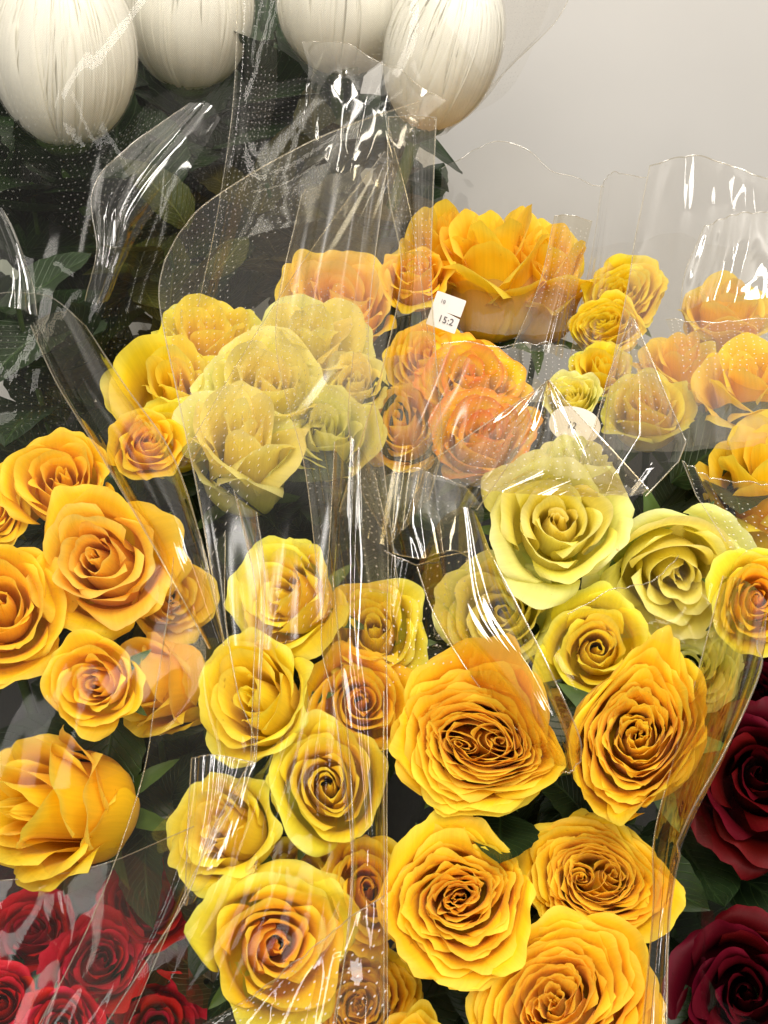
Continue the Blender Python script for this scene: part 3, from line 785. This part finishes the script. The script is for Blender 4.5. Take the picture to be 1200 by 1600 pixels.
# ---- D (left)
s = sleeve('clear sleeve of the amber roses with a thick rolled edge slanting down from the left')
film(s, [[(48, 508, .50), (62, 500, .485), (92, 488, .48), (118, 492, .485), (132, 508, .50)],
         [(88, 600, .49), (110, 600, .47), (140, 595, .465), (170, 590, .47), (192, 600, .49)],
         [(160, 720, .47), (180, 720, .45), (215, 715, .445), (245, 705, .45), (265, 705, .47)],
         [(240, 860, .45), (258, 860, .43), (280, 850, .425), (300, 840, .43), (312, 835, .45)],
         [(325, 1015, .44), (332, 1012, .425), (340, 1008, .42), (348, 1000, .425), (352, 1000, .44)]],
     FR, .0012*.7, 1, 'lr', name='rolled_edge', rr=.0004)
film(s, [[(-40, 470, .53), (20, 458, .52), (80, 465, .51), (130, 505, .50)],
         [(-60, 640, .51), (0, 640, .50), (60, 640, .49), (110, 640, .48)],
         [(-60, 820, .46), (20, 820, .455), (110, 830, .45), (215, 830, .445)],
         [(-60, 1020, .43), (60, 1020, .425), (180, 1030, .425), (322, 1020, .43)],
         [(-60, 1230, .41), (20, 1230, .41), (120, 1230, .41), (230, 1190, .415)]], F1, .0006, 2, 't')
film(s, [[(270, 870, .44), (290, 875, .435), (310, 868, .43), (352, 830, .43)],
         [(262, 960, .43), (285, 960, .425), (302, 960, .42), (350, 960, .43)],
         [(245, 1080, .425), (270, 1080, .42), (308, 1080, .415), (370, 1080, .425)],
         [(222, 1220, .42), (270, 1220, .415), (320, 1210, .41), (395, 1190, .42)],
         [(150, 1420, .41), (210, 1420, .405), (270, 1400, .40), (300, 1370, .41)],
         [(40, 1640, .39), (100, 1640, .39), (160, 1640, .39), (200, 1600, .40)]], FH, .0007, 3, 'lr')
cone(s, 'D', -.13, .30, .42, .10, FLOW, 1)

# ---- E (upper left)
s = sleeve('clear sleeve of the pale roses with a long arched edge at the upper left')
film(s, [[(250, 400, .57), (310, 320, .58), (470, 232, .60), (655, 160, .62)],
         [(248, 470, .55), (345, 450, .55), (480, 420, .56), (625, 380, .57)],
         [(278, 620, .50), (380, 620, .50), (480, 620, .50), (590, 600, .51)],
         [(315, 800, .46), (390, 800, .46), (460, 800, .46), (530, 790, .46)],
         [(350, 1010, .44), (390, 1010, .44), (440, 1010, .44), (515, 960, .44)]], FRE, .003*.7, 4, 'tl', rr=.0004)
film(s, [[(600, 235, .585), (612, 250, .58), (640, 330, .575)],
         [(480, 400, .56), (550, 410, .555), (618, 430, .55)],
         [(350, 600, .52), (450, 560, .51), (600, 560, .51)],
         [(268, 735, .50), (360, 690, .49), (560, 640, .49)]], FRE, .0012, 5, 'l')
film(s, [[(365, 765, .445), (380, 790, .44), (400, 800, .445)],
         [(385, 850, .435), (400, 860, .428), (412, 880, .435)],
         [(400, 930, .43), (408, 930, .422), (414, 940, .43)],
         [(396, 1060, .425), (404, 1050, .42), (408, 1060, .425)],
         [(392, 1190, .42), (396, 1190, .42), (400, 1190, .42)]], FC, .0005*.7, 6, 'lr', name='fold', nu=16)
cone(s, 'E', -.07, .44, .42, .11, FLOW, 2)

# ---- C (middle)
s = sleeve('punched sleeve of the lemon roses with a knotted crease on its left')
film(s, [[(392, 1190, .405), (440, 1150, .41), (500, 1050, .42), (520, 900, .435)],
         [(330, 1300, .40), (400, 1280, .40), (470, 1250, .40), (545, 1180, .41)],
         [(292, 1400, .395), (380, 1390, .395), (460, 1380, .395), (550, 1370, .40)],
         [(230, 1500, .39), (330, 1500, .39), (430, 1490, .39), (540, 1480, .395)],
         [(140, 1640, .385), (270, 1640, .385), (380, 1640, .385), (520, 1600, .39)]], F1, .0008, 7, 'lr', rr=.00035)
film(s, [[(300, 1185, .415), (330, 1180, .41), (365, 1185, .41), (400, 1192, .41)],
         [(298, 1250, .412), (325, 1250, .405), (350, 1255, .405), (378, 1265, .408)],
         [(292, 1330, .405), (310, 1330, .40), (325, 1335, .40), (345, 1345, .40)],
         [(285, 1415, .40), (290, 1415, .398), (296, 1412, .398), (304, 1408, .40)]], FC, .0015*.7, 8, 'tl')
film(s, [[(520, 690, .46), (545, 680, .45), (560, 700, .45), (585, 740, .455)],
         [(512, 850, .45), (535, 850, .44), (560, 850, .44), (605, 850, .445)],
         [(500, 1000, .43), (530, 1000, .42), (560, 1000, .42), (602, 1000, .43)],
         [(520, 1100, .42), (545, 1110, .412), (570, 1110, .412), (602, 1110, .42)],
         [(548, 1300, .41), (565, 1300, .40), (580, 1300, .40), (600, 1300, .41)],
         [(545, 1440, .40), (560, 1440, .395), (580, 1440, .395), (601, 1440, .40)],
         [(520, 1640, .39), (550, 1640, .385), (580, 1640, .385), (603, 1640, .39)]], FR, .0010, 9, 'lr', name='side_panel')
film(s, [[(390, 1565, .385), (470, 1500, .385), (540, 1440, .385), (600, 1400, .385)],
         [(300, 1600, .38), (420, 1550, .38), (520, 1500, .38), (600, 1470, .38)],
         [(180, 1640, .375), (360, 1620, .375), (500, 1600, .375), (610, 1580, .375)]], FHP, .0015*.7, 10, 't')
cone(s, 'C', -.06, .24, .40, .09, FLOW, 3)

# ---- A (front right)
s = sleeve('clear sleeve of the golden roses with a folded wing on its right side')
film(s, [[(600, 860, .44), (650, 880, .44), (690, 870, .445), (740, 860, .45)],
         [(600, 1000, .425), (640, 1000, .43), (690, 990, .44), (760, 980, .45)],
         [(601, 1080, .41), (625, 1060, .42), (680, 1040, .435), (790, 1040, .45)]], FP, .003*.7, 11, 't')
film(s, [[(655, 885, .445), (690, 810, .43), (735, 795, .425), (758, 850, .44)],
         [(685, 960, .44), (710, 950, .42), (770, 945, .415), (815, 960, .43)],
         [(745, 1060, .43), (780, 1050, .412), (830, 1045, .407), (865, 1060, .42)],
         [(820, 1150, .425), (845, 1150, .41), (880, 1150, .405), (905, 1150, .42)],
         [(868, 1205, .425), (880, 1208, .42), (895, 1205, .42), (908, 1190, .425)]], FWG, .001*.7, 12, 'lrb', name='rolled_edge', rr=.0004)
film(s, [[(1130, 900, .46), (1160, 905, .435), (1192, 935, .415), (1190, 1000, .40)],
         [(1095, 1040, .445), (1130, 1040, .42), (1165, 1045, .40), (1180, 1060, .385)],
         [(1055, 1190, .425), (1085, 1190, .405), (1115, 1185, .385), (1135, 1170, .37)],
         [(1025, 1310, .41), (1045, 1315, .395), (1062, 1312, .38), (1075, 1290, .37)],
         [(1022, 1420, .395), (1030, 1420, .39), (1040, 1420, .388), (1045, 1400, .388)],
         [(1000, 1640, .385), (1012, 1640, .38), (1028, 1640, .38), (1040, 1640, .38)]], FWG, .0018*.7, 13, 'lr', name='wing', rr=.0004)
film(s, [[(601, 1080, .41), (601, 1090, .405), (602, 1100, .40)], [(600, 1300, .40), (597, 1300, .395), (600, 1300, .39)],
         [(600, 1640, .385), (596, 1640, .38), (600, 1640, .375)]], F1, .0006*.7, 14, 'l', name='side_panel', nu=12)
film(s, [[(890, 965, .45), (960, 925, .45), (1020, 900, .455), (1060, 870, .46)],
         [(860, 1010, .44), (950, 960, .44), (1030, 960, .44), (1110, 920, .45)],
         [(900, 1080, .43), (980, 1000, .43), (1060, 1010, .435), (1120, 1000, .44)]], F1, .003*.7, 15, 't')
cone(s, 'A', .08, .22, .40, .10, FLOW, 4)

# ---- B / back flaps
s = sleeve('crumpled clear sleeve whose pointed flap stands above the open pale rose')
film(s, [[(855, 594, .50), (856, 594, .50), (857, 594, .50)],
         [(790, 645, .50), (862, 680, .485), (920, 670, .50)],
         [(705, 708, .50), (850, 740, .47), (1008, 772, .49)],
         [(640, 750, .49), (780, 770, .465), (1000, 780, .485)]], FLAP, .0016, 16, 'lr', pleat=2.0, facet=True, rr=.0004)
film(s, [[(985, 495, .52), (986, 494, .52), (990, 498, .52)],
         [(950, 590, .51), (1000, 600, .495), (1030, 590, .51)],
         [(930, 665, .505), (1000, 680, .49), (1073, 690, .505)],
         [(900, 735, .50), (960, 740, .485), (1060, 722, .495)],
         [(880, 768, .495), (950, 772, .485), (1010, 775, .49)]], FLAP, .001*.7, 17, 'lr', facet=True, rr=.0004)
film(s, [[(600, 740, .48), (650, 730, .475), (700, 745, .475), (745, 770, .48)],
         [(590, 800, .47), (640, 790, .465), (700, 800, .465), (760, 800, .475)],
         [(610, 860, .46), (650, 870, .455), (700, 860, .455), (745, 870, .465)]], FC, .002*.7, 18, 'tb', crum=.0035, nu=70, nv=50)
film(s, [[(1070, 715, .51), (1120, 745, .51), (1220, 760, .51)],
         [(1090, 770, .49), (1140, 790, .49), (1220, 800, .49)],
         [(1130, 850, .47), (1160, 870, .47), (1220, 880, .47)]], FP, .002*.7, 19, 'tl')
film(s, [[(560, 560, .54), (600, 555, .53), (645, 550, .53), (690, 560, .535)],
         [(545, 660, .51), (600, 660, .50), (640, 660, .50), (700, 650, .51)],
         [(560, 760, .49), (610, 760, .48), (650, 740, .48), (660, 740, .485)],
         [(610, 850, .475), (615, 850, .47), (620, 840, .47), (640, 800, .475)]], FRP, .0024, 20, 'l', pleat=2.6)
cone(s, 'B', .12, .38, .40, .11, FLOW, 5)

# ---- F fin + back veil
s = sleeve('clear sleeve of the orange roses with a tall square topped fin')
film(s, [[(608, 184, .60), (645, 180, .59), (682, 184, .60)],
         [(607, 300, .59), (650, 300, .575), (677, 300, .585)],
         [(626, 420, .57), (650, 420, .555), (673, 420, .565)],
         [(600, 560, .54), (640, 560, .525), (680, 550, .535)],
         [(560, 700, .51), (620, 700, .495), (690, 690, .505)],
         [(530, 800, .49), (600, 850, .48), (670, 780, .485)]], FRP, .0011, 21, 'tlr', name='fin', pleat=1.6, rr=.0004)
film(s, [[(608, 200, .60), (590, 380, .60), (580, 520, .59)],
         [(640, 330, .60), (630, 450, .58), (640, 560, .57)],
         [(668, 520, .58), (680, 540, .57), (690, 600, .56)]], F1, .0012*.7, 22, 'l')
film(s, [[(690, 532, .56), (760, 526, .56), (840, 530, .56), (900, 545, .565)],
         [(680, 620, .535), (750, 600, .53), (830, 600, .53), (890, 620, .54)],
         [(640, 740, .50), (700, 730, .50), (760, 730, .50), (800, 720, .51)]], FP, .003*.7, 23, 't', crum=.0012)
film(s, [[(690, 265, .78), (780, 224, .79), (860, 270, .79), (945, 292, .79)],
         [(690, 350, .76), (770, 330, .74), (850, 330, .74), (930, 370, .76)],
         [(700, 520, .70), (760, 520, .68), (830, 520, .68), (900, 520, .70)]], FW, .004*.7, 24, 't')
film(s, [[(868, 340, .66), (895, 336, .655), (925, 346, .66)],
         [(845, 440, .64), (880, 440, .63), (905, 450, .64)],
         [(800, 545, .62), (850, 550, .61), (880, 560, .62)]], FRP, .0015*.7, 25, 'tl')
film(s, [[(470, 300, .575), (540, 270, .57), (600, 260, .565)],
         [(430, 520, .54), (500, 520, .53), (575, 520, .525)],
         [(480, 740, .49), (530, 730, .48), (600, 720, .475)],
         [(505, 960, .445), (560, 940, .44), (625, 920, .435)]], SHEEN, .003, 38, 'lr', pleat=1.5)
film(s, [[(690, 540, .53), (760, 580, .52), (845, 610, .52)],
         [(650, 680, .50), (720, 700, .49), (800, 720, .49)],
         [(640, 800, .47), (700, 800, .465), (745, 800, .465)]], SHEEN, .004, 39, 'r', pleat=2)
cone(s, 'F', .05, .60, .38, .12, FLOW, 6)

# ---- G right back
s = sleeve('tall clear sleeve with a curved rim against the wall at the upper right')
film(s, [[(1016, 258, .70), (1080, 246, .71), (1150, 262, .71), (1240, 300, .70)],
         [(1000, 350, .68), (1070, 360, .69), (1150, 370, .69), (1240, 400, .68)],
         [(980, 450, .66), (1050, 470, .65), (1140, 480, .65), (1240, 500, .65)],
         [(955, 580, .61), (1030, 600, .60), (1130, 600, .60), (1240, 600, .60)],
         [(940, 700, .57), (1020, 700, .56), (1120, 700, .56), (1240, 700, .56)]], FW, .003*.7, 26, 'tl', rr=.0004)
film(s, [[(1100, 350, .66), (1150, 335, .655), (1240, 320, .65)],
         [(1070, 420, .65), (1140, 400, .64), (1240, 380, .64)],
         [(1060, 480, .64), (1120, 470, .63), (1240, 460, .63)]], FC, .002*.7, 27, 'tl', crum=.004, nu=70, nv=50)
film(s, [[(940, 290, .76), (962, 270, .76), (1010, 278, .76)],
         [(925, 400, .73), (950, 390, .72), (990, 400, .73)],
         [(890, 560, .68), (930, 560, .67), (960, 560, .68)]], FW, .002*.7, 28, 'tl')
film(s, [[(1075, 700, .53), (1130, 690, .52), (1240, 680, .52)],
         [(1060, 560, .56), (1130, 560, .55), (1240, 560, .55)],
         [(1040, 500, .59), (1120, 500, .58), (1240, 490, .58)]], FHP, .002*.7, 29, 'b')
cone(s, 'G', .20, .58, .38, .12, FLOW, 7)

# ---- H chrysanthemums
s = sleeve('dark crinkled net sleeve around the white chrysanthemums')
film(s, [[(-60, -60, .62), (150, -60, .60), (300, -60, .61), (430, -60, .66), (640, -60, .64), (880, -60, .70)],
         [(-60, 120, .60), (100, 120, .57), (280, 120, .61), (400, 120, .66), (640, 120, .63), (800, 130, .70)],
         [(-60, 280, .60), (120, 280, .58), (260, 290, .60), (380, 290, .64), (560, 260, .65), (690, 210, .70)],
         [(-60, 420, .60), (110, 430, .60), (230, 430, .62), (350, 420, .66), (480, 400, .68), (620, 380, .72)],
         [(-60, 640, .58), (60, 640, .59), (180, 620, .62), (320, 600, .66), (450, 560, .70), (600, 520, .72)],
         [(-60, 900, .60), (60, 900, .61), (180, 880, .64), (320, 860, .68), (450, 820, .70), (600, 780, .72)]],
     film_mat('net_film', haze=.001, gloss=.008, edge=.15, net=.012, dots=.22, bump=.5), .003*.7, 30, '', nu=80, nv=80)
film(s, [[(290, 160, .60), (320, 152, .595), (345, 185, .60)],
         [(180, 240, .585), (240, 240, .575), (300, 260, .585)],
         [(140, 300, .58), (190, 320, .57), (230, 350, .58)],
         [(150, 390, .58), (175, 400, .575), (195, 410, .58)],
         [(130, 470, .585), (150, 475, .58), (170, 470, .585)]], FC, .002*.7, 31, 'l', crum=.005, nu=80, nv=120, name='crumpled_fold')
film(s, [[(470, 60, .66), (560, 70, .65), (700, 150, .65)],
         [(480, 110, .65), (540, 130, .64), (650, 190, .64)],
         [(470, 200, .65), (520, 260, .64), (590, 300, .65)]], FC, .002*.7, 32, 't', crum=.005, nu=80, nv=70, name='crumpled_fold')
film(s, [[(-40, 300, .57), (-10, 320, .565), (10, 330, .57)],
         [(-30, 400, .56), (20, 410, .555), (50, 430, .56)],
         [(-20, 480, .555), (20, 480, .55), (60, 490, .555)]], FC, .002*.7, 33, 'r', crum=.004, nu=60, nv=60, name='crumpled_fold')
film(s, [[(372, -40, .62), (385, -40, .615), (425, -40, .63)],
         [(365, 150, .61), (378, 150, .605), (430, 150, .63)],
         [(340, 330, .61), (350, 330, .605), (380, 330, .62)],
         [(310, 480, .61), (318, 480, .605), (330, 480, .62)]], FP, .0008*.7, 34, 'l', name='fold')
film(s, [[(760, -40, .72), (830, -40, .74), (905, -40, .76)],
         [(760, 40, .72), (820, 40, .74), (872, 32, .76)],
         [(730, 160, .72), (770, 140, .73), (800, 110, .75)],
         [(685, 215, .72), (700, 205, .73), (715, 195, .74)]], FW, .003*.7, 35, 'r')
film(s, [[(-60, 215, .665), (150, 235, .665), (260, 150, .70), (420, 140, .72), (560, 110, .72)],
         [(-60, 330, .65), (130, 330, .65), (260, 300, .67), (400, 260, .70), (560, 230, .71)],
         [(-60, 500, .62), (100, 500, .63), (220, 480, .66), (380, 370, .69), (560, 330, .70)]], DARKNET, .004, 37, '', nu=60, nv=60, name='netting')
cone(s, 'H', -.10, .78, .38, .14, FLOW, 8)

# ---- R red
s = sleeve('milky sleeve stretched over the red roses at the bottom left')
film(s, [[(-60, 1380, .44), (60, 1370, .44), (160, 1350, .44), (300, 1290, .43)],
         [(-60, 1480, .43), (60, 1480, .43), (160, 1470, .43), (250, 1430, .42)],
         [(-60, 1640, .42), (20, 1640, .42), (100, 1640, .42), (180, 1640, .41)]], FH, .0009, 36, 't', crum=.0003)
cone(s, 'R', -.16, .16, .36, .09, FLOW, 9)
s = sleeve('sleeve of the dark crimson roses, mostly in shade at the lower right')
cone(s, 'K', .22, .18, .40, .10, FLOW, 10)

# ================================================================ price tags
PAPER = plain_mat('white_paper', (0.66, 0.62, 0.58), 0.7, .2, (60, .96, 1.03))
INK = plain_mat('grey_ink', (0.10, 0.09, 0.10), 0.7, .1)
def tag_(px, py, d, wpx, hpx, rot, label, lines, rnd=False):
    c = P(px, py, d); k = d / FPX
    wv = -norm(c - CAM); up = norm(UPV - wv * np.dot(UPV, wv)); rt = np.cross(up, wv)
    cr_, sr_ = math.cos(rot), math.sin(rot)
    X = rt * cr_ + up * sr_; Y = -rt * sr_ + up * cr_
    Rm = np.stack([X, Y, wv], 1)
    t = thing('price_tag', label, 'price tag', c, None, Rm)
    W, H = wpx * k, hpx * k
    m = MB()
    a = np.linspace(0, 2 * PI, 41)
    ex = .06 if not rnd else .9
    cx = np.sign(np.cos(a)) * np.abs(np.cos(a)) ** ex * W / 2; cy = np.sign(np.sin(a)) * np.abs(np.sin(a)) ** ex * H / 2
    rs = [np.zeros(41), np.ones(41), np.ones(41), np.zeros(41)]; zs = [.00025, .00025, -.00025, -.00025]
    m.grid(np.stack([np.stack([cx * r, cy * r, z + .1 * cx * cx / W * r], -1) for r, z in zip(rs, zs)]))
    m.build('card', PAPER, t, smooth=False)
    for (txt, x, y, size) in lines:
        cu = bpy.data.curves.new('printed_text', 'FONT'); cu.body = txt; cu.size = size * k; cu.materials.append(INK)
        cu.align_x = 'CENTER'; cu.align_y = 'CENTER'; cu.extrude = .00004
        o0 = bpy.data.objects.new('tmp', cu); me = bpy.data.meshes.new_from_object(o0); bpy.data.objects.remove(o0)
        o = bpy.data.objects.new('printed_text', me); o.location = (x * k, y * k, .0008); o.parent = t; col.objects.link(o)
tag_(697, 488, .572, 48, 54, -.35, 'white paper price tag printed 15:2 under the tall golden roses', [('15:2', 4, -12, 15), ('10', -10, 14, 8)])
tag_(898, 664, .562, 80, 56, -.25, 'rounded white paper label below the pointed film flap', [('12', -4, -2, 15)], rnd=True)
